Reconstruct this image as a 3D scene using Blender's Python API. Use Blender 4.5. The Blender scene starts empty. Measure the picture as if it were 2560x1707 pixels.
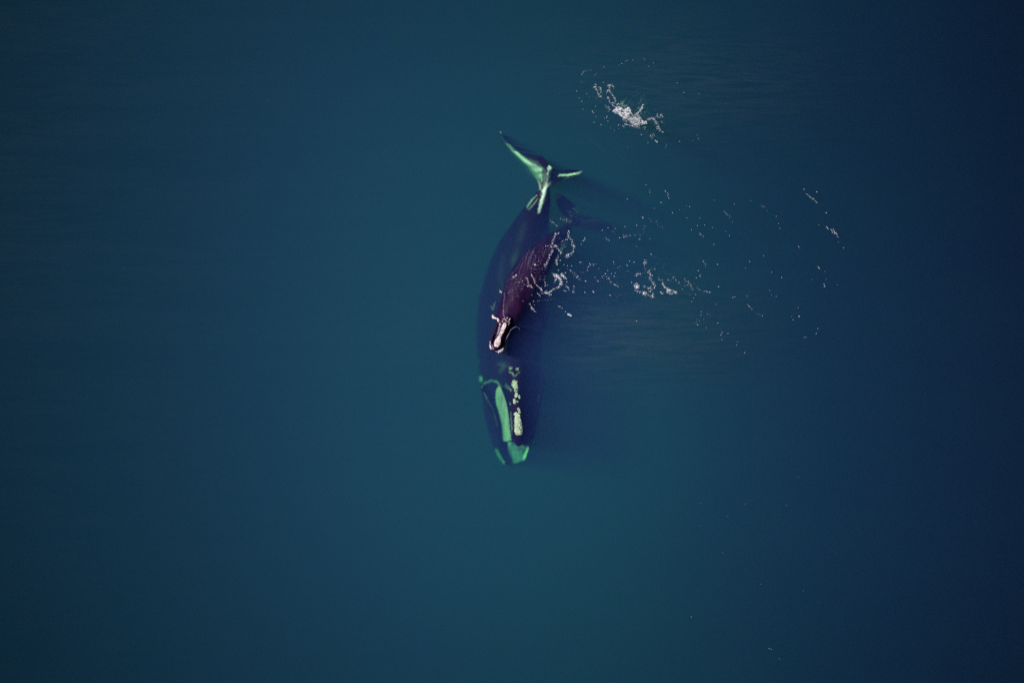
import bpy, bmesh, math, random
import numpy as np
from mathutils import Vector, noise
from mathutils.bvhtree import BVHTree

R = math.radians
random.seed(7)
rng = np.random.default_rng(7)
scene = bpy.context.scene
col = scene.collection

# ------------------------------------------------------------------ camera, sky, sun, exposure
H = 70.0                    # flying height above the sea
S = 0.0195                  # metres of sea surface per photograph pixel
cam_d = bpy.data.cameras.new('camera')
cam = bpy.data.objects.new('camera', cam_d); col.objects.link(cam)
cam.location = (0, 0, H); cam.rotation_euler = (0, 0, 0)
cam_d.sensor_width = 36.0
cam_d.lens = 36.0 * H / (2560 * S)
cam_d.clip_start = 0.5; cam_d.clip_end = 6000
cam_d.dof.use_dof = True; cam_d.dof.focus_distance = H; cam_d.dof.aperture_fstop = 0.0135   # very wide aperture focused on the surface
scene.camera = cam

SUN_EL, SUN_AZ = R(50), R(285)          # azimuth clockwise from +y: the sun stands left of the picture
w = bpy.data.worlds.new("World"); scene.world = w; w.use_nodes = True
nt = w.node_tree
sky = nt.nodes.new('ShaderNodeTexSky'); sky.sky_type = 'NISHITA'; sky.sun_disc = False
sky.sun_elevation = SUN_EL; sky.sun_rotation = SUN_AZ
nt.links.new(sky.outputs[0], nt.nodes['Background'].inputs[0])
nt.nodes['Background'].inputs[1].default_value = 0.05
sun_d = bpy.data.lights.new('sun', 'SUN'); sun_d.energy = 5.0; sun_d.angle = R(0.5); sun_d.color = (1, 0.97, 0.94)
sun = bpy.data.objects.new('sun', sun_d); col.objects.link(sun)
to_sun = Vector((math.sin(SUN_AZ) * math.cos(SUN_EL), math.cos(SUN_AZ) * math.cos(SUN_EL), math.sin(SUN_EL)))
sun.rotation_euler = to_sun.to_track_quat('Z', 'Y').to_euler()
sun.location = to_sun * 200
scene.view_settings.view_transform = 'Standard'; scene.view_settings.look = 'None'
scene.view_settings.exposure = 0.35; scene.view_settings.gamma = 1.0
scene.render.engine = 'CYCLES'
cy = scene.cycles
cy.use_denoising = False      # the remaining grain is like the photograph's own
cy.volume_bounces = 1; cy.max_bounces = 4; cy.transparent_max_bounces = 48
cy.diffuse_bounces = 1; cy.glossy_bounces = 1
cy.sample_clamp_indirect = 3.0

# ------------------------------------------------------------------ helpers
def P(px, py, z=0.0):
    """A point of the place: photograph pixel at depth z, carried along the line of sight to its real position."""
    k = (H - z) / H
    return Vector(((px - 1280) * S * k, (853.5 - py) * S * k, z))

def tag(o, label=None, cat=None, group=None, kind=None):
    if label: o['label'] = label
    if cat: o['category'] = cat
    if group: o['group'] = group
    if kind: o['kind'] = kind
    return o

def link(name, me, mats, parent=None, smooth=True):
    o = bpy.data.objects.new(name, me); col.objects.link(o)
    for m in (mats if isinstance(mats, (list, tuple)) else [mats]): me.materials.append(m)
    if parent is not None: o.parent = parent
    if smooth: me.polygons.foreach_set('use_smooth', [True] * len(me.polygons))
    return o

def mesh_np(name, verts, faces):
    me = bpy.data.meshes.new(name)
    me.from_pydata([tuple(v) for v in verts], [], [tuple(f) for f in faces])
    me.update(); return me

def set_attr(me, name, vals):
    a = me.attributes.new(name, 'FLOAT', 'POINT')
    a.data.foreach_set('value', np.asarray(vals, dtype=np.float32))

class N:
    """small node-tree helper"""
    def __init__(s, name):
        s.m = bpy.data.materials.new(name); s.m.use_nodes = True; s.t = s.m.node_tree; s.t.nodes.clear()
        s.out = s.t.nodes.new('ShaderNodeOutputMaterial')
    def new(s, typ, **kw):
        n = s.t.nodes.new(typ)
        for k, v in kw.items():
            if k.startswith('_'): setattr(n, k[1:], v)
            else: n.inputs[k.replace('__', ' ')].default_value = v
        return n
    def ln(s, a, b): s.t.links.new(a, b)

# ------------------------------------------------------------------ materials
def mat_water():
    n = N('sea_water')
    sig_s = (0.0200, 0.0272, 0.144); sig_a = (0.38, 0.076, 0.211)
    ds = max(sig_s); da = 1.0
    sc = n.new('ShaderNodeVolumeScatter', Density=ds, Color=(*[c / ds for c in sig_s], 1), Anisotropy=0.0)
    ab = n.new('ShaderNodeVolumeAbsorption', Density=da, Color=(*[1 - a / da for a in sig_a], 1))
    ad = n.new('ShaderNodeAddShader')
    n.ln(sc.outputs[0], ad.inputs[0]); n.ln(ab.outputs[0], ad.inputs[1]); n.ln(ad.outputs[0], n.out.inputs['Volume'])
    return n.m

def mat_skin(name, dark, mid, pale, rough, spec):
    n = N(name)
    tc = n.new('ShaderNodeTexCoord')
    mp = n.new('ShaderNodeMapping'); mp.inputs['Scale'].default_value = (1.6, 0.55, 1)
    n.ln(tc.outputs['Object'], mp.inputs['Vector'])
    nz = n.new('ShaderNodeTexNoise', Scale=1.3, Detail=6.0, Roughness=0.62); n.ln(mp.outputs[0], nz.inputs['Vector'])
    rp = n.new('ShaderNodeValToRGB'); rp.color_ramp.elements[0].position = 0.42; rp.color_ramp.elements[1].position = 0.72
    rp.color_ramp.elements[0].color = (*dark, 1); rp.color_ramp.elements[1].color = (*mid, 1)
    n.ln(nz.outputs[0], rp.inputs[0])
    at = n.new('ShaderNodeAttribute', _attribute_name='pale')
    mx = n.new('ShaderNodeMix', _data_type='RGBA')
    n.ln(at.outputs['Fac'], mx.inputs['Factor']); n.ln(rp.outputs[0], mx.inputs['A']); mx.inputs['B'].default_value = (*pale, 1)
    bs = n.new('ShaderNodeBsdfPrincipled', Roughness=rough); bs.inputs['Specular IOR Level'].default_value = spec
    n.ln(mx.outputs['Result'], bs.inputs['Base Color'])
    n2 = n.new('ShaderNodeTexNoise', Scale=9.0, Detail=5.0); n.ln(tc.outputs['Object'], n2.inputs['Vector'])
    bp = n.new('ShaderNodeBump', Strength=0.35, Distance=0.05); n.ln(n2.outputs[0], bp.inputs['Height']); n.ln(bp.outputs[0], bs.inputs['Normal'])
    n.ln(bs.outputs[0], n.out.inputs[0]); return n.m

def mat_plain(name, c1, c2, scale=6.0, rough=0.7, stretch=(1, 1, 1), bump=0.2, spec=0.1):
    n = N(name)
    tc = n.new('ShaderNodeTexCoord'); mp = n.new('ShaderNodeMapping'); mp.inputs['Scale'].default_value = stretch
    n.ln(tc.outputs['Object'], mp.inputs['Vector'])
    nz = n.new('ShaderNodeTexNoise', Scale=scale, Detail=6.0, Roughness=0.6); n.ln(mp.outputs[0], nz.inputs['Vector'])
    rp = n.new('ShaderNodeValToRGB'); rp.color_ramp.elements[0].position = 0.35; rp.color_ramp.elements[1].position = 0.65
    rp.color_ramp.elements[0].color = (*c1, 1); rp.color_ramp.elements[1].color = (*c2, 1)
    n.ln(nz.outputs[0], rp.inputs[0])
    bs = n.new('ShaderNodeBsdfPrincipled', Roughness=rough); bs.inputs['Specular IOR Level'].default_value = spec; n.ln(rp.outputs[0], bs.inputs['Base Color'])
    if bump:
        bp = n.new('ShaderNodeBump', Strength=bump, Distance=0.03); n.ln(nz.outputs[0], bp.inputs['Height']); n.ln(bp.outputs[0], bs.inputs['Normal'])
    n.ln(bs.outputs[0], n.out.inputs[0]); return n.m

def mat_ripple():
    n = N('ripple_sheen')
    at = n.new('ShaderNodeAttribute', _attribute_name='sheen')
    tr = n.new('ShaderNodeBsdfTransparent'); gl = n.new('ShaderNodeBsdfGlossy', Roughness=0.28, Color=(.55, .8, 1, 1))
    mx = n.new('ShaderNodeMixShader'); n.ln(at.outputs['Fac'], mx.inputs[0]); n.ln(tr.outputs[0], mx.inputs[1]); n.ln(gl.outputs[0], mx.inputs[2])
    n.ln(mx.outputs[0], n.out.inputs[0]); return n.m

def mat_foam(name='foam', c=(0.93, 0.92, 1.0)):
    n = N(name)
    at = n.new('ShaderNodeAttribute', _attribute_name='white')
    tr = n.new('ShaderNodeBsdfTransparent'); df = n.new('ShaderNodeBsdfPrincipled', Roughness=0.45); df.inputs['Base Color'].default_value = (*c, 1); df.inputs['Specular IOR Level'].default_value = 1.0
    mx = n.new('ShaderNodeMixShader'); n.ln(at.outputs['Fac'], mx.inputs[0]); n.ln(tr.outputs[0], mx.inputs[1]); n.ln(df.outputs[0], mx.inputs[2])
    n.ln(mx.outputs[0], n.out.inputs[0]); return n.m

M_WATER = mat_water()
M_BED = mat_plain('dark_silt', (0.002, 0.004, 0.004), (0.004, 0.008, 0.008), scale=0.22, rough=0.9, stretch=(0.35, 1.6, 1), bump=0, spec=0)
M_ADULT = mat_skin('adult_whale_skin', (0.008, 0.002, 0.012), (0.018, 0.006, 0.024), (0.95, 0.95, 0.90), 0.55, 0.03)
M_CALF = mat_skin('calf_skin', (0.011, 0.003, 0.022), (0.034, 0.0095, 0.044), (0.50, 0.42, 0.60), 0.5, 0.05)
M_CALLO = mat_plain('callosity', (0.52, 0.34, 0.33), (0.95, 0.86, 0.90), scale=9, bump=0.6)
M_CALLO_A = mat_plain('adult_callosity', (0.42, 0.39, 0.33), (0.84, 0.76, 0.62), scale=6, bump=0.6)
M_BALEEN = mat_plain('pale_baleen', (0.22, 0.20, 0.20), (0.60, 0.52, 0.52), scale=1.6, rough=0.6, stretch=(2.8, 0.25, 1), bump=0.2)
M_TONGUE = mat_plain('pale_mouth_floor', (0.05, 0.05, 0.08), (0.46, 0.44, 0.58), scale=2.6, rough=0.6, stretch=(2.2, 0.25, 1), bump=0.2)
M_FOAM = mat_foam()
M_RIP = mat_ripple()

# ------------------------------------------------------------------ seabed: unseen, deep at left, raised to the right to cut the green there
SPINE = [(1250, 320), (1366, 440), (1440, 540), (1500, 565), (1340, 560), (1290, 700), (1275, 800), (1275, 950), (1280, 1100), (1284, 1160)]
def whale_gap(px, py):
    best = 1e9
    for (x0, y0), (x1, y1) in zip(SPINE[:-1], SPINE[1:]):
        dx, dy = x1 - x0, y1 - y0; t = min(1, max(0, ((px - x0) * dx + (py - y0) * dy) / (dx * dx + dy * dy)))
        best = min(best, math.hypot(px - x0 - dx * t, py - y0 - dy * t))
    return best - (100 if py > 560 else 45)

def bed_depth(x, y):
    px = x / S + 1280
    return float(np.interp(px, [1350, 1600, 1850, 2100, 2560, 3200], [15.5, 11, 7, 4.8, 3.2, 2.8])) * (1 + .13 * noise.noise(Vector((x * 0.04, y * 0.09, 3.3))))

def build_seabed():
    a = np.concatenate([[-1500, -400, -120, -60], np.linspace(-34, 34, 137), [60, 120, 400, 1500]])
    n = len(a)
    v = [(x, y, -bed_depth(x, y)) for y in a for x in a]
    f = [(j * n + i, j * n + i + 1, (j + 1) * n + i + 1, (j + 1) * n + i) for j in range(n - 1) for i in range(n - 1)]
    return tag(link('seabed', mesh_np('seabed', v, f), M_BED), 'dark silty seabed far below the whales, raised to the right to dim the water there', 'seabed', kind='structure')
build_seabed()

def build_shade_sheet():
    """added unseen sheet, shaped to shade the sea and leave sun on the whales"""
    hc = 170.0; off = to_sun * (hc / to_sun.z)
    a = np.concatenate([[-900, -300, -110], np.linspace(-60, 60, 121), [110, 300, 900]]); n = len(a)
    V, cov = [], []
    for y in a:
        for x in a:
            px, py = x / S + 1280, 853.5 - y / S
            u = (px - 1090) / (1110 if px < 1090 else 1390); v = (py - 900) / (1500 if py < 900 else 1330)
            q = math.hypot(u, v) + 0.05 * noise.noise(Vector((x * 0.05, y * 0.10, 3.3)))
            f = float(np.interp(q, [0, .15, .26, .38, .48, .65, .85, 1.0, 1.08, 1.24, 1.5, 2], [1, .99, .95, .87, .78, .64, .50, .41, .36, .26, .21, .2]))
            cov.append(max(0.0, 1 - min(1, f * 0.98 + 0.0)))  # opacity shaped to darken the sea towards the frame edges
            V.append((x + off.x, y + off.y, hc + 4 * noise.noise(Vector((x * .03, y * .03, 8)))))
    F = [(j * n + i, j * n + i + 1, (j + 1) * n + i + 1, (j + 1) * n + i) for j in range(n - 1) for i in range(n - 1)]
    me = mesh_np('shade_sheet', V, F); set_attr(me, 'cover', cov)
    m = N('shade_sheet_mat')
    at = m.new('ShaderNodeAttribute', _attribute_name='cover')
    tr = m.new('ShaderNodeBsdfTransparent'); df = m.new('ShaderNodeBsdfDiffuse', Color=(.8, .8, .8, 1))
    mx = m.new('ShaderNodeMixShader'); m.ln(at.outputs['Fac'], mx.inputs[0]); m.ln(tr.outputs[0], mx.inputs[1]); m.ln(df.outputs[0], mx.inputs[2])
    m.ln(mx.outputs[0], m.out.inputs[0])
    return tag(link('shade_sheet', me, m.m), 'added thin sheet overhead that shades the sea round the whales', 'shade_sheet', kind='structure')
build_shade_sheet()

def build_water():
    bm = bmesh.new(); bmesh.ops.create_cube(bm, size=1.0)
    for v in bm.verts: v.co = Vector((v.co.x * 3100, v.co.y * 3100, 0.0 if v.co.z > 0 else -30.0))
    me = bpy.data.meshes.new('water'); bm.to_mesh(me); bm.free()
    return tag(link('water', me, M_WATER, smooth=False), 'calm teal blue sea all round the two whales', 'sea', kind='structure')
build_water()

# ------------------------------------------------------------------ whale bodies
def loft(stations, seg=28, sq=2.3, keel=1.0):
    """stations: (px, py, half width in px, z of the back, half height in m); closed tapering body through them"""
    st = np.array(stations, float)
    # resample smoothly (Catmull-Rom)
    m = []
    k = len(st)
    for i in range(k - 1):
        p0, p1, p2, p3 = st[max(i - 1, 0)], st[i], st[i + 1], st[min(i + 2, k - 1)]
        for t in np.linspace(0, 1, 5, endpoint=False):
            m.append(0.5 * ((2 * p1) + (-p0 + p2) * t + (2 * p0 - 5 * p1 + 4 * p2 - p3) * t * t + (-p0 + 3 * p1 - 3 * p2 + p3) * t ** 3))
    m.append(st[-1]); m = np.array(m)
    cs = [P(a[0], a[1], a[3] - a[4]) for a in m]
    verts, faces = [], []
    for i, a in enumerate(m):
        d = (cs[min(i + 1, len(cs) - 1)] - cs[max(i - 1, 0)]); d.z *= 0.3; d.normalize()
        side = Vector((0, 0, 1)).cross(d).normalized(); up = d.cross(side).normalized()
        if up.z < 0: up = -up
        hw = max(a[2], 0.5) * S; hh = max(a[4], 0.02)
        for s in range(seg):
            th = 2 * math.pi * s / seg
            c, sn = math.cos(th), math.sin(th)
            rr = (abs(c) ** sq + abs(sn) ** sq) ** (-1 / sq)
            verts.append(cs[i] + side * (hw * rr * c) + up * (hh * rr * sn))
    L = len(m)
    for i in range(L - 1):
        for s in range(seg):
            faces.append((i * seg + s, i * seg + (s + 1) % seg, (i + 1) * seg + (s + 1) % seg, (i + 1) * seg + s))
    faces.append(tuple(range(seg))); faces.append(tuple((L - 1) * seg + s for s in reversed(range(seg))))
    return verts, faces

def slab(poly, zfun, thick):
    """fluke or flipper: an outline with real thickness, thin at its rim"""
    from mathutils.geometry import tessellate_polygon
    # subdivide outline
    pts = []
    for i in range(len(poly)):
        a, b = poly[i], poly[(i + 1) % len(poly)]
        for t in (0, 0.5): pts.append((a[0] + (b[0] - a[0]) * t, a[1] + (b[1] - a[1]) * t))
    n = len(pts)
    top = [P(x, y, zfun(x, y) + thick / 2) for x, y in pts]; bot = [P(x, y, zfun(x, y) - thick / 2) for x, y in pts]
    tris = tessellate_polygon([[Vector((p.x, p.y, 0)) for p in top]])
    faces = [tuple(t) for t in tris] + [tuple(n + k for k in reversed(t)) for t in tris]
    faces += [(i, n + i, n + (i + 1) % n, (i + 1) % n) for i in range(n)]
    return top + bot, faces

def weld(name, pieces, voxel, smooth_it):
    """all pieces become one continuous skin"""
    V, F = [], []
    for v, f in pieces:
        b = len(V); V += list(v); F += [tuple(b + k for k in q) for q in f]
    me = mesh_np(name + '_tmp', V, F)
    bm = bmesh.new(); bm.from_mesh(me); bmesh.ops.recalc_face_normals(bm, faces=bm.faces); bm.to_mesh(me); bm.free()
    o = bpy.data.objects.new(name + '_tmp', me); col.objects.link(o)
    r = o.modifiers.new('r', 'REMESH'); r.mode = 'VOXEL'; r.voxel_size = voxel; r.use_smooth_shade = True
    s = o.modifiers.new('s', 'SMOOTH'); s.iterations = smooth_it; s.factor = 0.5
    dg = bpy.context.evaluated_depsgraph_get()
    out = bpy.data.meshes.new_from_object(o.evaluated_get(dg))
    out.name = name
    bpy.data.objects.remove(o)
    return out

def px_of(me):
    n = len(me.vertices); co = np.empty(n * 3, np.float32); me.vertices.foreach_get('co', co); co = co.reshape(-1, 3)
    k = (H - co[:, 2]) / H
    nr = np.empty(n * 3, np.float32); me.vertices.foreach_get('normal', nr); nr = nr.reshape(-1, 3)
    return co[:, 0] / (S * k) + 1280, 853.5 - co[:, 1] / (S * k), co, nr

def stroke(X, Y, pts, soft=1.0, ragged=0.35, seed=0.0):
    """pale marking along a line, skin marks and painted glints alike: pts = (px, py, half width px, strength)"""
    best = np.zeros(len(X))
    nz = 1 + ragged * (np.sin(X * 0.55 + seed) * np.sin(Y * 0.43 + seed * 2) + 0.6 * np.sin(X * 1.3 + Y * 0.9 + seed))
    for (x0, y0, w0, s0), (x1, y1, w1, s1) in zip(pts[:-1], pts[1:]):
        dx, dy = x1 - x0, y1 - y0
        t = np.clip(((X - x0) * dx + (Y - y0) * dy) / (dx * dx + dy * dy + 1e-6), 0, 1)
        d = np.hypot(X - x0 - dx * t, Y - y0 - dy * t)
        ww = (w0 + (w1 - w0) * t) * nz
        val = (s0 + (s1 - s0) * t) * np.clip(1 - (d - ww * 0.3) / (np.maximum(ww, 0.1) * soft * 0.7), 0, 1) ** 1.3
        best = np.maximum(best, val)
    return best

# ---- adult
fz = lambda x, y: -0.6 - 0.006 * abs(x - 1366)
adult_body = loft([(1370, 415, 6, -0.8, 0.14), (1366, 440, 10, -0.65, 0.35), (1362, 470, 13, -0.5, 0.50), (1354, 500, 24, -0.65, 0.70), (1338, 540, 38, -1.15, 0.9),
                   (1322, 586, 54, -1.5, 1.1), (1303, 637, 68, -1.75, 1.3), (1290, 696, 80, -1.8, 1.8), (1279, 772, 89, -1.8, 2.0),
                   (1273, 850, 86, -1.8, 1.9), (1274, 910, 82, -1.75, 1.8), (1277, 950, 80, -1.85, 1.6), (1274, 1007, 71, -2.05, 1.2),
                   (1275, 1055, 63, -2.2, 1.0), (1277, 1100, 51, -2.8, 0.75), (1282, 1135, 38, -3.3, 0.5), (1285, 1154, 24, -3.7, 0.3)], sq=1.75)
rostrum = loft([(1280, 870, 26, -1.75, 0.5), (1289, 920, 26, -1.05, 0.6), (1291, 960, 22, -0.8, 0.7), (1293, 1010, 19, -0.6, 0.8), (1295, 1060, 19, -0.45, 0.9),
                (1296, 1090, 16, -0.6, 0.9), (1297, 1112, 8, -1.0, 0.6)])
lip_l = loft([(1203, 960, 5, -2.0, 0.4), (1215, 995, 6, -1.75, 0.5), (1230, 1030, 6, -1.7, 0.5), (1244, 1065, 6, -1.9, 0.45), (1250, 1100, 6, -2.15, 0.4), (1258, 1140, 5, -2.4, 0.3), (1264, 1157, 3, -2.6, 0.3), (1284, 1160, 3, -3.2, 0.2), (1304, 1154, 3, -2.7, 0.3)], seg=12)
lip_r = loft([(1357, 945, 5, -2.0, 0.4), (1350, 985, 7, -1.8, 0.5), (1342, 1030, 7, -1.85, 0.5), (1334, 1070, 7, -2.0, 0.45), (1325, 1105, 6, -2.15, 0.4), (1314, 1140, 5, -2.4, 0.3), (1309, 1150, 3, -2.5, 0.2)], seg=12)
LEAD = [(1248, 322), (1257, 343), (1265, 355), (1280, 372), (1298, 389), (1318, 406), (1334, 420), (1346, 440), (1350, 462), (1352, 480)]
def lead_out(x, y):
    best, sg = 1e9, 0
    for (x0, y0), (x1, y1) in zip(LEAD[:-1], LEAD[1:]):
        dx, dy = x1 - x0, y1 - y0; t = min(1, max(0, ((x - x0) * dx + (y - y0) * dy) / (dx * dx + dy * dy)))
        d = math.hypot(x - x0 - dx * t, y - y0 - dy * t)
        if d < best: best, sg = d, (dx * (y - y0) - dy * (x - x0))
    return best if sg > 0 else -best
fz0 = fz
fz = lambda x, y: fz0(x, y) - 0.15 * max(0.0, lead_out(x, y) - 3) - 0.17 * max(0.0, -lead_out(x, y) - 6) * min(1, max(0, (1362 - x) / 40))
adult_flukes = slab([(1350, 474), (1343, 456), (1330, 434), (1313, 412), (1293, 394), (1275, 376), (1260, 357), (1250, 338), (1249, 327),
                     (1266, 338), (1298, 356), (1332, 372), (1358, 392), (1374, 414), (1392, 426), (1425, 424), (1460, 427), (1452, 436),
                     (1430, 444), (1398, 452), (1380, 466)], fz, 0.17)
fl_l = slab([(1222, 905), (1212, 860), (1204, 812), (1214, 790), (1236, 815), (1250, 860), (1250, 900)], lambda x, y: -3.3 - (905 - y) * 0.006, 0.25)
fl_r = slab([(1330, 905), (1352, 850), (1372, 800), (1372, 775), (1350, 790), (1322, 830), (1305, 880)], lambda x, y: -3.4 - (905 - y) * 0.006, 0.25)
adult_me = weld('adult_whale', [adult_body, rostrum, lip_l, lip_r, adult_flukes, fl_l, fl_r], 0.055, 5)
X, Y, co, nr = px_of(adult_me)
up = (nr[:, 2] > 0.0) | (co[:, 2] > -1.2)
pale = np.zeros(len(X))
def mark(*pts, **kw):
    global pale
    pale = np.maximum(pale, stroke(X, Y, pts, **kw))
mark((1250, 327, 2, .3), (1257, 343, 3, .6), (1265, 355, 3.5, .8), (1280, 372, 4.5, 1), (1298, 389, 5, 1), (1318, 406, 6, 1), (1334, 418, 10, 1), (1346, 425, 13, 1), ragged=.15)  # bright tail edge and ridge: sun glints painted in with the pale skin
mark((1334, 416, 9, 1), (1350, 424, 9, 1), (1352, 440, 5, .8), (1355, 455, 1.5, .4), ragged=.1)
mark((1300, 392, 4, .10), (1334, 418, 14, .25), (1350, 428, 12, .2), soft=1.6, ragged=.1)  # soft halo of the bright edge, painted onto the fluke
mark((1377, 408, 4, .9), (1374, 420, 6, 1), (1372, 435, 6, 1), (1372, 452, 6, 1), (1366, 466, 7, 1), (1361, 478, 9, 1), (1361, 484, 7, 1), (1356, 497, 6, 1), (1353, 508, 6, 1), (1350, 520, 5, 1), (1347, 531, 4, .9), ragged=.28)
mark((1352, 430, 12, .12), (1366, 450, 12, .12), (1362, 480, 12, .14), (1354, 510, 6, .05), soft=1.5)  # same painted halo along the tail stock
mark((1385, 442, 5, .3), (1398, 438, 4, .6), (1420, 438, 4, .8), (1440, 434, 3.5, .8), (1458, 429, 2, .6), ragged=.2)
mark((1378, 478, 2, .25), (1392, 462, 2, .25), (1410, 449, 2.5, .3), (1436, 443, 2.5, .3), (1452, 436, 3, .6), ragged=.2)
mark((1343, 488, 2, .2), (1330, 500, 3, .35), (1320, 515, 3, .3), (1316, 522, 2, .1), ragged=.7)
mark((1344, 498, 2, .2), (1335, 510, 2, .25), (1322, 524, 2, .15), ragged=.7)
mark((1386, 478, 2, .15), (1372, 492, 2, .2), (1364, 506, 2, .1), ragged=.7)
# back: faint smudges
for a in (((1296, 620, 4, .01), (1284, 650, 5, .035), (1281, 668, 4, .01)), ((1258, 640, 4, .01), (1250, 690, 5, .012), (1256, 720, 4, .01)), ((1310, 560, 5, .01), (1300, 600, 6, .01))):
    mark(*a, ragged=.3, soft=3.0)
# head: jaw arch, lip rims, bright lip ends, cheek spot
mark((1204, 967, 1.5, .35), (1212, 957, 2, .35), (1228, 951, 2, .35), (1242, 954, 2.2, .4), (1250, 964, 2, .3), (1260, 983, 1.4, .25), (1270, 1002, 1.5, .3), (1276, 1010, 2, .4), ragged=.2)
mark((1201, 944, 4.5, 1), (1201, 951, 5, 1), ragged=.1)
mark((1210, 980, 1, .2), (1217, 994, 2.4, .8), (1220, 1000, 1.5, .5), (1230, 1018, 1.5, .3), (1238, 1042, 1.5, .35), (1244, 1065, 1.2, .12), ragged=.7)
mark((1202, 1010, 1.5, .22), (1206, 1024, 1.5, .25), (1207, 1036, 1, .1))
mark((1212, 1054, 1.5, .12), (1216, 1066, 1.5, .1)); mark((1222, 1092, 1.5, .12), (1228, 1104, 1.5, .08))
mark((1240, 1122, 1.6, .6), (1246, 1136, 3, .9), (1253, 1148, 4, 1), (1260, 1157, 3, .8), ragged=.3)
mark((1323, 1106, 2, .5), (1318, 1124, 3, .75), (1312, 1140, 4, .95), (1308, 1148, 4, 1), ragged=.25)
mark((1345, 986, 1.2, .2), (1345, 1010, 1.6, .35), (1341, 1030, 1.5, .4), (1338, 1050, 1.2, .1), ragged=.9)
mark((1326, 1105, 1.6, .25), (1330, 1102, 1.6, .3)); mark((1327, 1125, 2, .15), (1318, 1136, 2, .4), ragged=.7)
mark((1276, 1030, 3, .10), (1279, 1070, 4, .14), (1276, 1095, 3, .1), ragged=.5)
mark((1247, 910, 3, .05), (1262, 912, 5, .06), (1250, 930, 3, .04), ragged=.8, soft=2.5)
mark((1272, 929, 1.6, .25), (1281, 932, 1.6, .35), (1286, 941, 1.4, .3), ragged=.6); mark((1298, 930, 1.6, .3), (1292, 935, 1.4, .3), (1288, 942, 1.4, .2), ragged=.6)
mark((1266, 965, 6, .12), (1278, 975, 4, .15), ragged=.8); mark((1193, 905, 2, .2), (1196, 903, 2, .3))
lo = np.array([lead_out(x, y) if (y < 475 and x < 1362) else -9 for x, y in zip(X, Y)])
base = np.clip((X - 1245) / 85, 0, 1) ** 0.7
pale = np.maximum(pale, np.where(lo > -2, 0.32 * base * np.exp(-np.clip(lo, 0, 99) / 9.0), 0))  # glow along the leading edge put into the skin colour
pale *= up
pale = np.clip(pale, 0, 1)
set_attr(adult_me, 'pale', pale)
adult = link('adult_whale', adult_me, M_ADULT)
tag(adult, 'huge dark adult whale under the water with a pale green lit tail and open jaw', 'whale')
bvh_a = BVHTree.FromObject(adult, bpy.context.evaluated_depsgraph_get())

# ---- calf
calf_body = loft([(1440, 544, 6, -2.4, 0.18), (1426, 560, 9, -2.0, 0.3), (1405, 585, 16, -1.4, 0.5), (1379, 609, 26, -0.8, 0.7), (1359, 634, 34, -0.38, 0.8),
                  (1336, 664, 41, -0.22, 0.9), (1316, 698, 45, -0.10, 1.0), (1300, 730, 44, -0.02, 1.0), (1284, 765, 38, 0.04, 0.85),
                  (1272, 790, 33, 0.05, 0.75), (1262, 812, 24, -0.05, 0.6), (1251, 842, 19, -0.14, 0.5), (1242, 864, 16, -0.2, 0.4), (1238, 879, 8, -0.2, 0.2)])
calf_ros = loft([(1272, 790, 14, 0.16, 0.4), (1262, 812, 12, 0.24, 0.4), (1252, 838, 11, 0.26, 0.35), (1244, 858, 11, 0.24, 0.3), (1240, 872, 7, 0.12, 0.25)])
calf_brow = loft([(1256, 803, 5, -0.02, 0.3), (1246, 798, 5, 0.0, 0.3), (1236, 795, 4, -0.02, 0.25), (1230, 788, 3, -0.08, 0.2)], seg=10)
calf_lip = loft([(1246, 800, 3, 0.02, 0.3), (1239, 822, 3, 0.04, 0.3), (1231, 843, 3, 0.04, 0.3), (1227, 862, 3, 0.03, 0.3), (1232, 875, 3, 0.02, 0.2), (1241, 880, 3, 0.0, 0.2), (1254, 876, 3, 0.0, 0.2), (1260, 864, 3, 0.0, 0.2),
                 (1265, 850, 3, 0.02, 0.3), (1275, 830, 3, 0.02, 0.3), (1288, 818, 3, -0.02, 0.3), (1300, 822, 3, -0.15, 0.3)], seg=10)
cz = lambda x, y: -2.5 - 0.006 * abs(x - 1438)
calf_flukes = slab([(1428, 558), (1408, 538), (1394, 516), (1387, 492), (1390, 480), (1404, 486), (1430, 506), (1446, 526), (1446, 538),
                    (1470, 540), (1502, 548), (1528, 562), (1534, 573), (1504, 577), (1468, 576), (1440, 566)], cz, 0.12)
calf_fl = slab([(1262, 772), (1240, 758), (1210, 735), (1192, 738), (1198, 754), (1222, 776), (1250, 795)], lambda x, y: -1.5 - (1262 - x) * 0.018, 0.14)
calf_fr = slab([(1300, 795), (1322, 790), (1350, 800), (1362, 815), (1342, 818), (1310, 812), (1290, 808)], lambda x, y: -0.8 - (x - 1300) * 0.012, 0.16)
calf_me = weld('whale_calf', [calf_body, calf_ros, calf_lip, calf_brow, calf_flukes, calf_fl, calf_fr], 0.035, 4)
X, Y, co, nr = px_of(calf_me)
up = nr[:, 2] > 0.0
pale = np.zeros(len(X))
mark((1228, 858, 1.2, .6), (1233, 872, 1.4, .8), (1241, 879, 1.6, .9), (1250, 877, 1.2, .6), ragged=.2)
mark((1232, 850, 1.0, .5), (1238, 838, 1, .5), (1246, 832, 1, .5), (1250, 826, 1, .3))
mark((1278, 823, 1.0, .5), (1268, 835, 1.1, .6), (1261, 848, 1, .5), (1258, 858, 1, .3))
mark((1274, 832, 0.9, .4), (1265, 846, .9, .5), (1261, 856, .8, .3))
mark((1278, 823, .8, .3), (1288, 817, .8, .3), (1297, 818, 1, .4), (1301, 826, 1.5, .5), (1308, 822, 1.5, .4))
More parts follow.
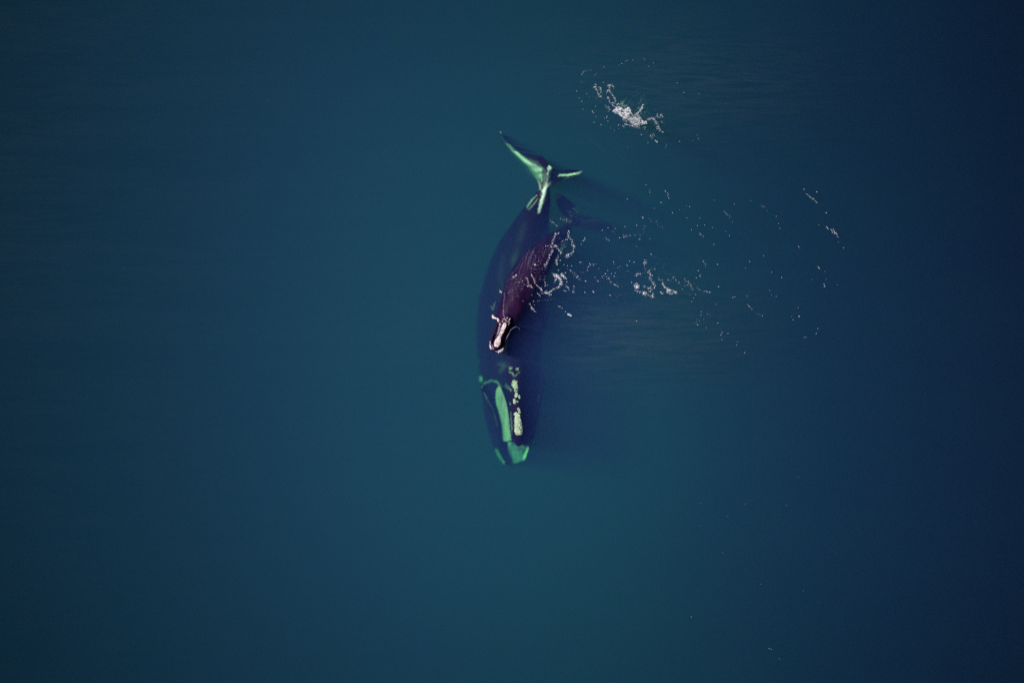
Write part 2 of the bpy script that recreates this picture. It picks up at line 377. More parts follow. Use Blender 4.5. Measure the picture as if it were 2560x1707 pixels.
mark((1248, 806, 1.5, .5), (1248, 820, 1.8, .6), (1244, 836, 1.5, .5)); mark((1252, 808, 4, .14), (1246, 824, 4, .16), (1240, 842, 3, .12), ragged=.8)
mark((1262, 735, 1, .16), (1259, 760, 1, .2), (1258, 785, 1.4, .3), (1261, 792, 1.4, .2))
mark((1229, 767, 3, .2), (1232, 775, 2, .3)); mark((1236, 755, 2, .15), (1233, 772, 1.5, .25))
for i in range(26):
    x0 = 1270 + rng.random() * 40; y0 = 690 + rng.random() * 50 - (x0 - 1290) * 0.9; a = rng.random() * 3.1; L = 6 + rng.random() * 12
    mark((x0, y0, .5, .10), (x0 + L * math.cos(a), y0 + L * math.sin(a) * .6, .5, .16), ragged=.3)
for (x0, y0) in ((1316, 640), (1322, 650), (1328, 640), (1300, 672), (1331, 662)):
    mark((x0 - 4, y0 + 24, .8, .05), (x0, y0, 1, .16), (x0 + 10, y0 - 22, .8, .06))
mark((1385, 490, 2, .1), (1392, 515, 3, .14), (1394, 530, 2, .08)); mark((1440, 524, 2, .12), (1446, 533, 2, .18))
mark((1452, 556, 1.5, .1), (1490, 549, 2, .16), (1512, 558, 1.5, .08))
pale = np.clip(pale * up, 0, 1)
set_attr(calf_me, 'pale', pale)
calf = link('whale_calf', calf_me, M_CALF)
tag(calf, 'small purple brown whale calf breaking the surface over the back of the adult', 'whale')
bvh_c = BVHTree.FromObject(calf, bpy.context.evaluated_depsgraph_get())

def surf(px, py, bvh, default):
    p = P(px, py, default)
    o = Vector((0, 0, H)); d = (p - o).normalized()
    hit = bvh.ray_cast(o, d)
    return (hit[0], hit[1]) if hit[0] is not None else (None, None)

# ------------------------------------------------------------------ raised growths and mouth parts
ico = bmesh.new(); bmesh.ops.create_icosphere(ico, subdivisions=1, radius=1.0)
ICO_V = np.array([v.co[:] for v in ico.verts]); ICO_F = np.array([[v.index for v in f.verts] for f in ico.faces]); ico.free()
OCT_V = np.array([(1, 0, 0), (-1, 0, 0), (0, 1, 0), (0, -1, 0), (0, 0, 1), (0, 0, -1)], float)
OCT_F = np.array([(0, 2, 4), (2, 1, 4), (1, 3, 4), (3, 0, 4), (2, 0, 5), (1, 2, 5), (3, 1, 5), (0, 3, 5)])

FS = 0.56          # foam bead size
def blobs(name, items, mat, parent=None, flat=0.6, base=(ICO_V, ICO_F), jag=0.25, attr=None):
    """items: (x, y, z, r, strength) in metres; one lumpy mesh"""
    if not items: return None
    bv, bf = base; it = np.array([i[:5] for i in items], float); n = len(it); k = len(bv)
    v = bv[None] * (1 + jag * (rng.random((n, k, 1)) - 0.5) * 2)
    ang = rng.random(n) * 6.283; el = 0.75 + rng.random(n) * 0.5
    c, s = np.cos(ang)[:, None], np.sin(ang)[:, None]
    x = v[..., 0] * el[:, None]; y = v[..., 1] / el[:, None]
    v = np.stack([x * c - y * s, x * s + y * c, v[..., 2] * flat], -1) * it[:, 3][:, None, None] * (FS if attr else 0.85) + it[:, None, :3]
    f = bf[None] + (np.arange(n) * k)[:, None, None]
    me = mesh_np(name, v.reshape(-1, 3).tolist(), f.reshape(-1, 3).tolist())
    if attr: set_attr(me, attr, np.repeat(it[:, 4], k))
    return link(name, me, mat, parent)

def growth(name, outline, bvh, parent, mat, r=(1.2, 2.2), step=1.6, lift=0.0, default=-1.5, label=None):
    """callosity: knobbly raised growth filling an outline given as (px, py, half width) line"""
    items = []
    for (x0, y0, w0), (x1, y1, w1) in zip(outline[:-1], outline[1:]):
        L = max(math.hypot(x1 - x0, y1 - y0), 0.1); n = max(1, int(L / step))
        nx, ny = -(y1 - y0) / L, (x1 - x0) / L
        for i in range(n + 1):
            t = i / n; w = w0 + (w1 - w0) * t
            q = -w
            while q <= w + 0.01:
                jx, jy = random.uniform(-.6, .6), random.uniform(-.6, .6)
                px = x0 + (x1 - x0) * t + nx * q + jx; py = y0 + (y1 - y0) * t + ny * q + jy
                h, nn = surf(px, py, bvh, default)
                if h is not None:
                    rr = random.uniform(*r) * S
                    items.append((h.x, h.y, h.z + lift + random.uniform(0, .03), rr, 1))
                q += step
    if items:
        zs = sorted(i[2] for i in items); zm = zs[int(len(zs) * .7)]
        items = [i for i in items if abs(i[2] - zm) < (0.14 if parent.name.startswith('whale_calf') and len(items) < 60 else 0.6)]
    o = blobs(name, items, mat, parent, flat=0.7)
    if o is not None and label: o['label'] = label
    return o

A = lambda *o, **k: growth('callosity', o, bvh_a, adult, M_CALLO_A, **k)
A((1288, 952, 5), (1286, 960, 6.5), (1291, 972, 4), label='pale callosity on the snout behind the waist of the row')
A((1286, 977, .5), (1294, 977, .5), r=(1.5, 2.2)); A((1291, 982, 3), (1290, 992, 2.5))
A((1297, 989, 1.2), (1298, 995, 1.2)); A((1285, 998, 2), (1286, 1008, 2.2)); A((1291, 1003, 1), (1294, 1004, 1))
A((1296, 1020, 1.5), (1299, 1032, 2.5)); A((1297, 1012 + 8, 1), (1296, 1022, 1.2))
A((1288, 1032, 3.5), (1294, 1042, 6), (1294, 1052, 7.5), (1296, 1066, 9.5), (1296, 1078, 9), (1297, 1086, 6), label='large knobbly pale bonnet at the snout tip')
for x, y, r_ in ((1276, 920, 4), (1293, 922, 4)):
    o = growth('blowhole_ridge', ((x - r_ * .6, y, r_ * .7), (x + r_ * .8, y + 1, r_ * .6)), bvh_a, adult, M_CALLO_A, r=(.9, 1.5))
def panel(name, poly, zf, thick, mat, parent):
    v, f = slab(poly, zf, thick)
    me = weld(name, [(v, f)], 0.03, 3)
    me.materials.clear()
    return link(name, me, mat, parent)
panel('baleen', [(1240, 975), (1247, 963), (1253, 970), (1260, 988), (1267, 1010), (1272, 1040), (1275, 1070), (1279, 1100), (1266, 1104), (1254, 1101),
                 (1251, 1075), (1247, 1050), (1242, 1022), (1239, 998)], lambda x, y: -1.45 - (y - 970) * 0.002 - max(0, 1256 + (y - 970) * .15 - x) * 0.035, 0.09, M_BALEEN, adult)
panel('mouth_floor', [(1270, 1098), (1284, 1106), (1296, 1115), (1310, 1110), (1325, 1103), (1320, 1125), (1310, 1148), (1300, 1156), (1282, 1158), (1268, 1152), (1270, 1130)],
      lambda x, y: -2.2 - max(0, y - 1106) * 0.017 - max(0, 1284 - x) * .012, 0.09, M_TONGUE, adult)

C = lambda *o, **k: growth(k.pop('name', 'callosity'), o, bvh_c, calf, M_CALLO, default=0.2, step=k.pop('step', 1.3), r=k.pop('r', (.9, 1.5)), **k)
C((1250, 838, 2), (1247, 846, 4.5), (1243.5, 856, 7.5), (1241, 863, 6), (1240, 866, 4), label='large pinkish white bonnet on the calf snout')
C((1263, 808, 3), (1260, 816, 4.5), (1257, 823, 4), (1253, 832, 3.5), (1250, 838, 3))
for x, y, r_ in ((1268, 795, 2.4), (1272, 800, 2.2), (1266, 803, 1.8), (1270, 805, 1.5), (1275, 797, 1.5), (1258, 798, 1.4), (1261, 796, 1.1), (1256, 803, 1.3), (1264, 799, 1.2), (1273, 805, 1.5), (1271, 811, 1.5), (1274, 809, 1)):
    C((x, y, r_ * .45), (x + .5, y + .5, r_ * .45), r=(.8, 1.2), step=1.0, name='nodule')
C((1246, 816, .8), (1242, 826, 1.4), (1238, 836, 1.6), (1235, 842, .8), r=(.9, 1.3), step=1.0)
C((1225, 853, .8), (1222, 861, 3), (1224, 868, 3.5), (1228, 872, 2.5), label='smooth pale growth on the lower lip left')
C((1258, 871, 1), (1254, 876, 2.6), (1249, 880, 3.5), (1246, 879, 2), label='smooth pale growth on the lower lip right')
C((1234, 787, 1.5), (1232, 790, 2), (1233, 794, 2), (1238, 796, 1.5), (1244, 797, 1.5), (1248, 805, 2), (1249, 812, 1), r=(1.0, 1.5), step=1.1, label='pale growth over the left eye')
C((1302, 822, .8), (1305, 827, .8), (1309, 821, .6), r=(.8, 1.1), step=1.0)

# ------------------------------------------------------------------ added tinted volumes that imitate a glow round the palest skin
def add_glow(layer, label, tubes):
    k, dens = ((0.9, 1.2), (1.6, 0.38), (2.8, 0.12))[layer]
    n = N('glow_volume_%s' % ('core', 'middle', 'rim')[layer])
    sc = n.new('ShaderNodeVolumeScatter', Density=dens, Color=(.45, 1, .5, 1)); n.ln(sc.outputs[0], n.out.inputs['Volume'])
    pieces = [loft([(x, y, w_ * k, z + w_ * k * S * .8, w_ * k * S * .8) for x, y, w_, z in t], seg=14, sq=2.0) for t in tubes]
    me = weld('glow_volume', pieces, 0.07, 4)
    me.materials.clear()
    return tag(link('glow_volume', me, n.m), label, 'murky water', kind='stuff')
tail_t = [[(1262, 352, 2, -1.5), (1280, 374, 3.5, -1.4), (1300, 394, 4.5, -1.3), (1318, 409, 5.5, -1.25), (1336, 424, 8, -1.15), (1348, 436, 7, -1.1), (1352, 452, 3, -1.1)],
          [(1374, 412, 3, -.9), (1370, 440, 3.5, -.85), (1364, 470, 4, -.75), (1356, 500, 3.5, -.75), (1350, 524, 2.5, -.9)]]
head_t = [[(1240, 1120, 1.5, -2.5), (1247, 1138, 3, -2.5), (1254, 1150, 4, -2.6), (1261, 1158, 2.5, -2.7)], [(1324, 1106, 1.5, -2.3), (1316, 1130, 3, -2.4), (1308, 1150, 3.5, -2.6)],
          [(1201, 938, 2, -2.3), (1201, 948, 4.5, -2.3), (1201, 957, 2, -2.3)], [(1266, 1150, 2, -2.8), (1284, 1156, 3, -2.9), (1302, 1152, 2, -2.8)]]
for q, wd in enumerate(('brightest', 'wider', 'faintest')):
    add_glow(q, wd + ' added green glow volume round the pale tail of the adult', tail_t)
    add_glow(q, wd + ' added green glow volume round the jaw of the adult', head_t)

# ------------------------------------------------------------------ foam
def conv(s, ox, oy, k):
    """'x y x y; x y' chains read off one enlarged part of the photograph -> photograph pixels"""
    out = []
    for c in s.split(';'):
        q = [float(t) for t in c.split()]
        if q: out.append([(ox + q[i] * k, oy + q[i + 1] * k) for i in range(0, len(q), 2)])
    return out

def height(x, y):
    h, _ = surf(x, y, bvh_c, 0.0)
    return max(0.012, h.z + 0.012) if h is not None else 0.012

def sprinkle(chains, dens, jit, r, op=(.4, 1), skip=0.0):
    items = []
    for ch in chains:
        segs = list(zip(ch[:-1], ch[1:])) or [(ch[0], ch[0])]
        for (x0, y0), (x1, y1) in segs:
            L = math.hypot(x1 - x0, y1 - y0); n = max(1, int(round(L * dens * 1.5))) if L > 0 else random.choice((1, 2))
            for _ in range(n):
                if random.random() < skip: continue
                t = random.random(); px = x0 + (x1 - x0) * t + random.gauss(0, jit * 1.8); py = y0 + (y1 - y0) * t + random.gauss(0, jit * 1.8)
                rr = random.uniform(*r) * (0.4 + 1.3 * random.random() ** 3)
                p = P(px, py, height(px, py))
                items.append((p.x, p.y, p.z, rr * S, min(1, .1 + 1.25 * random.uniform(*op))))
    return items

def dots(s, ox, oy, k, r=(.8, 1.4), op=(.6, 1)):
    out = []
    q = [float(t) for t in s.split()]
    for i in range(0, len(q), 2):
        px, py = ox + q[i] * k, oy + q[i + 1] * k
        for j in range(random.choice((1, 2))):
            a, b = px + random.uniform(-.6, .6), py + random.uniform(-.6, .6); p = P(a, b, height(a, b))
            out.append((p.x, p.y, p.z, random.uniform(*r) * S * 1.5, min(1, .15 + random.uniform(*op))))
    return out

def inside(x, y, poly):
    c = False; n = len(poly)
    for i in range(n):
        (x0, y0), (x1, y1) = poly[i], poly[i - 1]
        if (y0 > y) != (y1 > y) and x < (x1 - x0) * (y - y0) / (y1 - y0) + x0: c = not c
    return c

def fill(poly, n, r, op, scale=0.25, thr=0.0, z=0.012):
    out = []; xs = [p[0] for p in poly]; ys = [p[1] for p in poly]; g = 0
    while len(out) < n and g < n * 30:
        g += 1
        x, y = random.uniform(min(xs), max(xs)), random.uniform(min(ys), max(ys))
        if not inside(x, y, poly): continue
        nz = noise.turbulence(Vector((x * scale, y * scale, 1.7)), 3, False)
        if nz < thr + random.random() * .32: continue
        zz = height(x, y) if z is not None and z > 0 else random.uniform(z, z * .4)
        p = P(x, y, zz); out.append((p.x, p.y, p.z, random.uniform(*r) * S, random.uniform(*op)))
    return out

def foam(name, items, label, cat='foam'):
    o = blobs(name, items, M_FOAM, flat=0.28, attr='white')
    return tag(o, label, cat, kind='stuff')

# splash above the tail
a4 = (1400, 120, 0.16581)
hull = conv('790 960 850 900 900 885 960 930 1030 890 1070 950 1100 1010 1150 985 1190 1000 1220 1060 1270 1100 1310 1130 1260 1150 1180 1185 1100 1160 1040 1090 960 1060 880 1000 810 965', *a4)[0]
hot = conv('790 960 850 900 900 885 960 930 1030 890 1070 940 1060 1000 1000 1050 960 1060 880 1000 810 965', *a4)[0]
it = fill(hull, 90, (4, 8), (.03, .08), .05) + fill(hull, 2400, (.4, 1.3), (.04, .28), .5) + fill(hull, 700, (.3, .9), (.6, 1), .3) + fill(hot, 1700, (.5, 1.6), (.3, 1), .2)
it += sprinkle(conv('800 950 860 900 910 893 970 955 1030 900 1050 920 1060 960 1000 1050 960 1045;820 940 900 970 960 1030;1050 1075 1120 1050 1200 1100 1180 1150 1120 1150;1150 1000 1200 960 1240 900 1250 850', *a4), 3.5, .5, (.6, 1.3), (.5, 1))
it += sprinkle(conv('1250 1120 1290 1130;1240 1130 1300 1115', *a4), 3, 1.1, (.8, 1.6), (.8, 1))
it += sprinkle(conv('1310 1090 1360 1065 1400 1060 1440 1110 1460 1150', *a4), 4, .9, (.5, 1.1), (.2, .7))
it += sprinkle(conv('520 540 540 560 535 590;500 595 560 600;540 600 570 660 580 715 625 740;600 590 615 640 615 680;690 690 720 650 750 620 740 570 720 560 780 560 810 600;720 740 740 800 770 832 820 832 840 800 810 740 780 690 750 650', *a4), 2.2, .7, (.5, 1.2), (.4, 1), .15)
it += sprinkle(conv('800 860 840 890 870 850 910 850;690 870 720 900 745 915 735 950;960 1060 950 1090 1000 1110 1030 1080;975 1152 1050 1160 1095 1180 1150 1190 1210 1205;1455 1190 1480 1220 1500 1245 1560 1265;1470 1160 1500 1210;1480 1000 1460 1040 1500 1050;1520 1000 1550 1040;1535 1110 1550 1135;1415 1295 1375 1330 1380 1360;1255 1205 1290 1195', *a4), 1.8, .9, (.5, 1.3), (.4, 1), .1)
it += sprinkle(conv('1440 1412 1465 1422', *a4), 2.5, .6, (1, 1.5), (.9, 1))
arms = conv('520 540 620 590 700 600 760 560 830 600 860 740 880 860 1000 900 980 1180 760 960 640 800 540 700', *a4)[0]
it += fill(arms, 130, (3, 7), (.015, .05), .0) + fill(conv('1300 1060 1440 1040 1570 1020 1580 1280 1480 1290 1380 1370 1350 1280 1430 1180 1310 1130', *a4)[0], 60, (3, 6), (.015, .05), .0)
foam('foam', it, 'largest white patch of churned foam, off the tail of the adult', 'foam patch')
it = dots('345 370 365 352 400 346 328 399 660 290 885 258 985 203 1010 195 1095 188 1270 175 1410 225 1338 278 930 235 253 650 348 930 290 757 325 808 440 745 405 692 545 1043 712 1034 700 1050 672 1066 725 1108 622 1162 513 1120 886 1220 950 1175 965 1195 888 1162 535 882 488 957 500 978 1604 1457 1595 1497 1803 1412 2005 1400 2085 1370 2070 1318 1765 527 1868 675 2093 697 1328 1433 1022 1498 655 520 1230 1308', *a4, r=(.6, 1.1), op=(.3, .9))
it += sprinkle(conv('345 370 365 352 400 346 460 345 490 350;760 1210 800 1230 850 1262;300 470 310 520 370 520;510 410 560 405', *a4), .5, .6, (.4, .8), (.15, .4))
foam('foam', it, 'thin arc of loose flecks round the largest foam patch', 'foam flecks')

# green clouds of bubbles under the splash
def plume(centres, n, r, z, label):
    out = []
    for _ in range(int(n * 2.2)):
        cx, cy, sx, sy, wt = random.choice(centres)
        if random.random() > wt: continue
        x, y = random.gauss(cx, sx), random.gauss(cy, sy)
        if noise.turbulence(Vector((x * .12, y * .12, 9.1)), 3, False) < random.random() * .3: continue
        p = P(x, y, random.uniform(*z)); out.append((p.x, p.y, p.z, random.uniform(*r) * S, random.uniform(.25, .7)))
    o = blobs('bubble_cloud', out, M_FOAM, flat=0.9, base=(OCT_V, OCT_F), attr='white')
    return tag(o, label, 'bubbles', kind='stuff')
cc = lambda x, y: (1400 + x * .16581, 120 + y * .16581)
plume([(*cc(975, 860), 6, 6, 1), (*cc(975, 860), 5, 5, 1), (*cc(1180, 820), 10, 12, .6), (*cc(1230, 930), 9, 12, .7), (*cc(1130, 1010), 14, 10, .6), (*cc(1300, 1000), 16, 9, .3), (*cc(600, 720), 8, 8, .2), (*cc(1420, 1200), 14, 12, .25)],
      7500, (.25, .6), (-1.9, -.3), 'green plume of sunken bubbles under the largest foam patch')
plume([(1434, 528, 8, 5, .8), (1420, 551, 5, 5, .8), (1430, 546, 7, 6, 1)], 600, (.2, .5), (-.9, -.3), 'faint bubbles by the calf tail')
plume([(1408, 622, 9, 7, .8), (1404, 617, 6, 6, .8)], 600, (.2, .5), (-1.2, -.4), 'faint green bubbles beside the calf rump')

# calf wake
a5 = (1360, 460, 0.2551)
bright = conv('''235 460 240 520 275 550 270 590 300 610 290 650 270 690;110 490 95 550 70 610 85 650 60 700 30 770 5 800;110 600 140 640 170 665 160 690;
215 700 250 690 235 720;85 880 120 900 160 930 175 960 160 1000 100 1030 50 1060 10 1065;170 880 190 900 220 930;120 920 105 970;85 875 110 910 150 900 170 940;
210 990 230 1015 250 1030;40 1060 60 1090;100 490 150 480;20 600 60 600;80 620 130 610''', *a5)
it = sprinkle(bright, 1.6, .9, (.6, 1.3), (.45, 1), .1)
it += sprinkle(conv('150 350 180 345 210 360 235 345;90 370 140 420;60 350 100 395;140 700 120 740 125 800;150 530 180 560 230 540;410 520 390 560 375 575;230 830 280 860 320 910 360 940;345 765 375 775;425 850 428 810 450 795;440 790 510 790;285 1040 290 1060;0 930 20 1000;5 900 20 910', *a5), 1.0, .9, (.5, 1.1), (.35, .9), .1)
it += sprinkle(conv('230 1268 245 1283 265 1287;232 1275 268 1290', *a5), 2.5, .7, (.8, 1.3), (.8, 1))
it += sprinkle(conv('170 880 200 915;110 890 150 915 165 950;160 995 170 960', *a5), 2.5, 1.2, (.6, 1.4), (.7, 1))
it += fill(conv('100 480 230 440 310 600 280 760 210 730 90 640', *a5)[0], 70, (3, 6), (.015, .06), .0) + fill(conv('80 860 180 860 230 960 150 1060 0 1080 0 1040 120 1000', *a5)[0], 60, (2, 5), (.02, .08), .0)
it += dots('145 1200 160 1203 180 1220 210 1250 293 1003 293 1027 403 1063 225 960 220 930 143 845 160 750 195 790 230 803 270 803 225 720 240 700 210 870 195 1045 215 1050 285 1060', *a5, r=(.8, 1.3))
it += dots('485 1055 490 1062 480 1050', *a5, r=(1, 1.5))
foam('foam', it, 'lacy white foam curling along the right flank of the calf', 'foam patch')
a2 = (1140, 600, 0.2296)
it = sprinkle(conv('''770 410 780 450 790 480 815 505 840 520;820 370 835 400 855 430 860 470;880 490 920 530 940 575 1000 575;925 520 940 560;800 690 815 715 830 745 862 785;805 500 770 490;850 270 880 270;
960 270 990 270;970 300 980 300;1090 200 1100 280;1020 600 1030 590;890 580 915 610;470 540 490 570;490 560 495 580;640 400 665 380;615 412 650 395''', *a2), 1.6, .7, (.5, 1.2), (.5, 1), .05)
it += sprinkle(conv('530 650 525 560 560 450 640 330 720 210 850 100;880 665 940 655 1070 640 1080 630;520 780 530 820;640 560 560 570;820 360 790 250 800 180;430 670 410 750;370 700 400 765', *a2), .8, .6, (.3, .6), (.12, .4))
reg = conv('580 430 640 400 760 400 800 480 760 560 600 560 570 500', *a2)[0]
reg2 = conv('830 100 1030 60 1010 250 960 430 870 480 780 400 820 220', *a2)[0]
it += fill(reg, 110, (.2, .5), (.25, .6), .3) + fill(reg2, 170, (.25, .75), (.3, .8), .3)
it += dots('845 665 838 680 857 708 825 603 888 580 905 600 870 175 900 233 690 463 725 447 865 265 730 665', *a2, r=(.5, .9), op=(.5, .9))
foam('foam', it, 'white beads and streaks of foam lying on the purple back of the calf', 'foam flecks')
it = sprinkle(conv('''990 745 985 770 990 800;1025 850 1035 880 1060 900;1030 910 1050 940;1060 950 1083 1000;905 900 920 885 955 880;885 990 900 1010 925 1020;910 970 920 1010;895 1040 925 1055 945 1060;
960 1055 985 1070 1000 1070;985 1060 1000 1080;1055 1075 1060 1100 1075 1100;1010 1022 1060 1018;970 1000 1000 1005;1035 1050 1060 1060;1010 1080 1030 1090''', *a5), 1.8, 1.1, (.6, 1.3), (.5, 1), .1)
it += sprinkle(conv('893 1000 925 1012;905 1015 920 1000;975 1065 1000 1072;1060 1090 1072 1098', *a5), 3.5, 1.1, (.8, 1.5), (.7, 1))
it += dots('1083 1020 1083 1012 1080 985 860 965', *a5, r=(.9, 1.4))
foam('foam', it, 'broken white ring of foam in the middle of the wake right of the calf', 'foam patch')
it = sprinkle(conv('1170 968 1168 990 1180 1005 1200 1022;1250 1040 1275 1048 1295 1072;1205 1060 1240 1075 1265 1070;1145 1058 1165 1075', *a5), 2.2, .8, (.7, 1.3), (.6, 1))
it += fill(conv('1195 1020 1215 1018 1245 1040 1240 1055 1210 1055', *a5)[0], 70, (.8, 1.5), (.6, 1))
foam('foam', it, 'small white foam clot with two arms, just right of the broken foam ring', 'foam patch')
it = sprinkle(conv('''770 485 790 510 820 512 855 508;740 530 800 520;600 530 620 545 655 555;570 900 620 910 640 940 660 960 690 985;675 760 690 775;715 820 740 810;1280 880 1262 930;1120 920 1160 960;
1290 940 1330 970;1375 990 1390 1000;1370 940 1430 970 1445 1040;1195 65 1215 110 1225 155;1500 1030 1540 1040;1555 755 1570 780 1587 812;1520 485 1545 503 1565 520;1765 268 1780 285 1800 305 1830 325;1035 65 1045 78;1495 1325 1530 1330;1540 880 1530 905''', *a5), .8, .9, (.5, 1.1), (.3, .9), .1)
it += sprinkle(conv('690 985 710 995 728 1005;1560 1050 1600 1056 1640 1062', *a5), 1.7, .4, (.5, 1.0), (.3, .8))
it += sprinkle(conv('1030 330 1050 360 1100 370;1100 320 1110 400 1190 440;870 500 970 490 990 400;940 520 935 570;1130 940 1200 945 1300 935;680 470 700 490;360 870 420 860;1000 820 1000 860 1050 830 1095 825', *a5), .5, 1.2, (.3, .8), (.2, .5))
it += dots('''570 453 628 432 700 440 680 470 795 418 910 408 965 325 973 332 968 338 815 148 1040 535 935 540 910 610 600 880 625 850 660 880 700 873 690 905 693 910 500 915 530 955 520 945 410 950 400 955 648 1090 815 800 825 855 838 755 540 828
1050 685 1050 695 1410 990 1430 1085 1485 1087 1465 1115 1448 1150 1355 1030 1515 848 1495 920 1785 465 1815 505 1650 427 1575 402 1505 408 1448 450 1665 590 1700 788 1713 1007 1850 1110 1873 1108 1850 370 1865 200 1672 160 1400 215 1430 220
1400 332 1540 1250 1540 1285 1565 1328 1600 1272 1630 1285 1490 1358 1507 1380 1590 1408 1703 1362 1745 1455 1735 1478 1805 1465 1742 1522 907 1345 1010 770 883 765 1085 835 1215 940 1330 258 1080 238 1150 182 997 12 1690 1177 1898 1546 1262 285 1525 337''', *a5, r=(.6, 1.15), op=(.4, .95))
for _ in range(230):
    x = random.gauss(900, 330); y = random.gauss(930, 120) - (x - 900) * .02
    if x < 300 or x > 1700: continue
    x = 1360 + x * .2551; y = 460 + y * .2551; p = P(x, y, .012); it.append((p.x, p.y, p.z, random.uniform(.3, .7) * S, random.uniform(.12, .5)))
foam('foam', it, 'loose white flecks strewn over the wake between the calf and the far streaks', 'foam flecks')
a6 = (1760, 440, 0.2935)
it = sprinkle(conv('870 150 890 165 915 190 940 205 970 235;910 185 940 195', *a6), 1.6, .35, (.5, .9), (.5, 1))
it += dots('853 115 960 135 963 137 1042 313', *a6)
foam('foam', it, 'straight white foam streak, uppermost of the far right streaks', 'foam streak')
it = sprinkle(conv('1040 430 1060 450;1075 455 1100 470 1130 495 1140 520;1092 475 1110 492;1100 450 1115 480 1135 500', *a6), 1.5, .5, (.6, 1.1), (.6, 1))
it += dots('1145 567 1190 612 978 415', *a6, r=(.6, 1), op=(.3, .7))
foam('foam', it, 'double white foam streak, right below the uppermost far right streak', 'foam streak')
it = sprinkle(conv('970 770 982 790;1026 808 1032 812;1022 920 1032 950', *a6), 1.8, .4, (.7, 1.1), (.7, 1))
it += sprinkle(conv('1085 845 1070 860;1385 900 1390 905;1035 1000 1050 980', *a6), .5, .5, (.3, .6), (.15, .3))
it += sprinkle(conv('362 1078 385 1112 415 1135;430 1165 472 1180 505 1198;485 247 497 258 512 263;380 1105 420 1140', *a6), .7, .5, (.5, .9), (.3, .8))
it += dots('''924 884 1134 927 1042 880 635 403 648 445 508 681 126 943 245 1033 265 1030 370 1024 760 1225 745 1195 804 1120 855 1372 870 1372 970 1300 957 1342 805 600 815 612 400 209 118 1253 277 1440 285 1412 347 1505 575 1015 558 973 616 1025 388 728 357 788 577 820 662 865 535 297 616 343''', *a6, r=(.6, 1), op=(.35, .9))
it += dots('812 1197 808 1197', *a6, r=(1, 1.4))
foam('foam', it, 'sparse white flecks below the double streak at the right end of the wake', 'foam flecks')
a8 = (1640, 1100, 0.3827)
it = dots('738 1360 753 1365', *a8, r=(.9, 1.2)) + dots('932 240 852 425 963 985 1063 1065 290 560 290 408 232 1153 437 733 583 415 468 497 683 940 808 1425', *a8, r=(.5, .8), op=(.25, .5))
foam('foam', it, 'few lone white flecks on the empty water low on the right', 'foam flecks')

# ------------------------------------------------------------------ the skin of the sea round the whales, ruffled and slick
def mat_skin_of_sea():
    n = N('ruffled_water_skin')
    tc = n.new('ShaderNodeTexCoord')
    def band(sx, sy, scale, lo, hi, rot, dist):
        mp = n.new('ShaderNodeMapping'); mp.inputs['Scale'].default_value = (sx, sy, 1); mp.inputs['Rotation'].default_value = (0, 0, rot)
        n.ln(tc.outputs['Object'], mp.inputs['Vector'])
        z = n.new('ShaderNodeTexNoise', Scale=scale, Detail=4.0, Roughness=0.55, Distortion=dist); n.ln(mp.outputs[0], z.inputs['Vector'])
        m = n.new('ShaderNodeMapRange'); m.inputs['From Min'].default_value = .35; m.inputs['From Max'].default_value = .70
        m.inputs['To Min'].default_value = lo; m.inputs['To Max'].default_value = hi
        n.ln(z.outputs[0], m.inputs['Value']); return m.outputs[0]
    a = band(.07, .8, 1.0, 0.0, 0.004, R(2), .4)
    b = band(.28, 3.2, 1.0, 0.0, 0.21, R(-4), 1.8)
    at = n.new('ShaderNodeAttribute', _attribute_name='ruffle')
    m1 = n.new('ShaderNodeMath', _operation='MULTIPLY'); n.ln(b, m1.inputs[0]); n.ln(at.outputs['Fac'], m1.inputs[1])
    ad = n.new('ShaderNodeMath', _operation='ADD'); n.ln(a, ad.inputs[0]); n.ln(m1.outputs[0], ad.inputs[1])
    a2 = n.new('ShaderNodeAttribute', _attribute_name='reach')
    m2 = n.new('ShaderNodeMath', _operation='MULTIPLY'); n.ln(ad.outputs[0], m2.inputs[0]); n.ln(a2.outputs['Fac'], m2.inputs[1])
    tr = n.new('ShaderNodeBsdfTransparent'); gl = n.new('ShaderNodeBsdfGlossy', Roughness=0.28, Color=(.55, .8, 1, 1))
    mx = n.new('ShaderNodeMixShader'); n.ln(m2.outputs[0], mx.inputs[0]); n.ln(tr.outputs[0], mx.inputs[1]); n.ln(gl.outputs[0], mx.inputs[2])
    n.ln(mx.outputs[0], n.out.inputs[0]); return n.m

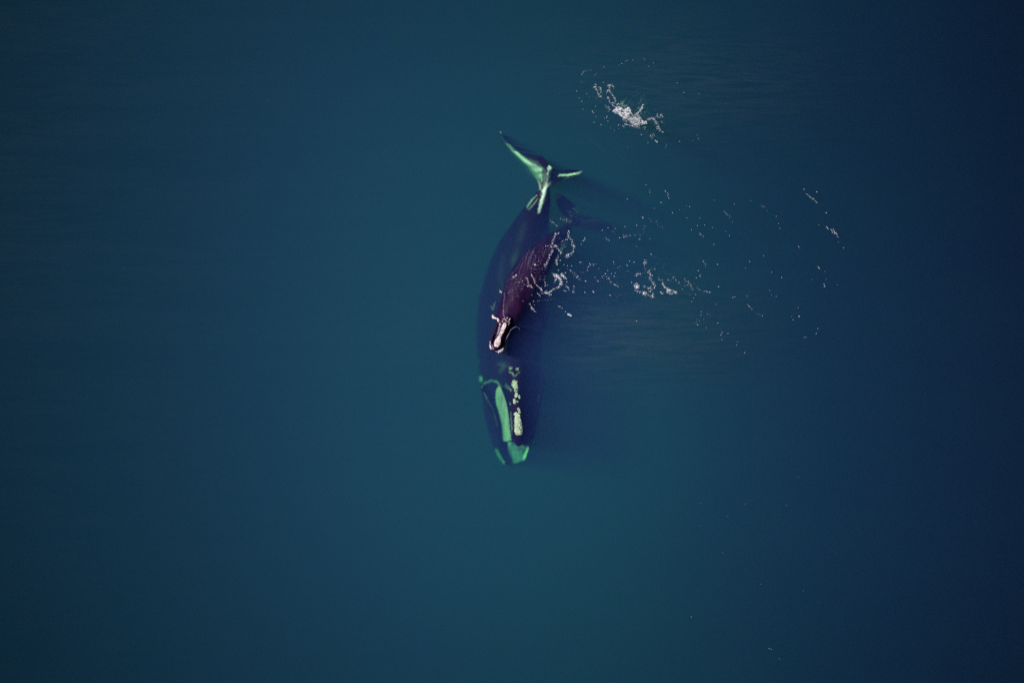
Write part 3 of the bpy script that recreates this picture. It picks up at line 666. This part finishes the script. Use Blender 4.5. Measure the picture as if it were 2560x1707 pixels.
def build_sea_skin():
    xs = np.concatenate([[-600, -150, -60], np.linspace(-34, 34, 171), [60, 150, 600]]); n = len(xs)
    V, ru, re_, keep = [], [], [], []
    for y in xs:
        for x in xs:
            px, py = x / S + 1280, 853.5 - y / S
            g = whale_gap(px, py)
            V.append((x, y, 0.004 + 0.002 * math.sin(x * .9 + 2 * math.sin(y * .3)) * math.sin(y * 2.1)))
            keep.append(g > 0); re_.append(min(1, max(0, g / 120)))
            w1 = math.exp(-((px - 1620) / 330) ** 2 - ((py - 830) / 120) ** 2); w2 = math.exp(-((px - 1790) / 300) ** 2 - ((py - 210) / 140) ** 2)
            ru.append(0.02 + 0.98 * min(1, w1 + w2))
    F = [q for j in range(n - 1) for i in range(n - 1) for q in [(j * n + i, j * n + i + 1, (j + 1) * n + i + 1, (j + 1) * n + i)] if all(keep[k] for k in q)]
    me = mesh_np('water_surface', V, F); set_attr(me, 'ruffle', ru); set_attr(me, 'reach', re_)
    bm = bmesh.new(); bm.from_mesh(me); bmesh.ops.delete(bm, geom=[v for v in bm.verts if not v.link_faces], context='VERTS'); bm.to_mesh(me); bm.free()
    return tag(link('water_surface', me, mat_skin_of_sea()), 'slightly ruffled sea surface round the whales', 'sea surface', kind='structure')
build_sea_skin()

# ------------------------------------------------------------------ low ripples that catch the sky
def ripples(rows, label):
    V, F, A_ = [], [], []
    for cx, cy, L, W, ang, bend, amp in rows:
        nu, nv = 24, 6; b = len(V); ca, sa = math.cos(ang), math.sin(ang); ph = random.random() * 6
        for j in range(nv + 1):
            for i in range(nu + 1):
                u = i / nu * 2 - 1; v = j / nv * 2 - 1
                x = u * L; y = v * W * (1 - .6 * u * u) + bend * u * u + .12 * W * math.sin(u * 9 + ph)
                p = P(cx + x * ca - y * sa, cy + x * sa + y * ca, 0.006 + .01 * (1 - v * v))
                V.append(p); A_.append(amp * max(0, (1 - u * u)) * max(0, 1 - v * v))
        for j in range(nv):
            for i in range(nu):
                q = b + j * (nu + 1) + i; F.append((q, q + 1, q + nu + 2, q + nu + 1))
    me = mesh_np('ripples', V, F); set_attr(me, 'sheen', A_)
    return tag(link('ripples', me, M_RIP), label, 'ripples', kind='stuff')
rows = []
for _ in range(26):
    rows.append((random.uniform(1400, 1800), random.uniform(775, 900), random.uniform(35, 110), random.uniform(2, 9), random.uniform(-.04, .08), random.uniform(-4, 4), random.uniform(.02, .07)))
rows += [(1560, 836, 120, 7, .03, 3, .07), (1480, 815, 80, 3, .02, 2, .05), (1640, 805, 90, 3, .1, 3, .04)]
ripples(rows, 'faint sky lit ripples below the wake, right of the calf head')
rows = []
for _ in range(26):
    rows.append((random.uniform(1600, 2000), random.uniform(110, 260), random.uniform(40, 120), random.uniform(1.2, 4), random.uniform(.08, .22), random.uniform(-5, 5), random.uniform(.02, .06)))
rows += [(1490, 360, 45, 4, .65, 3, .05), (1560, 395, 60, 3, .5, 3, .04), (1720, 127, 70, 3, .15, 2, .05)]
ripples(rows, 'faint sky lit ripples right of the largest foam patch')
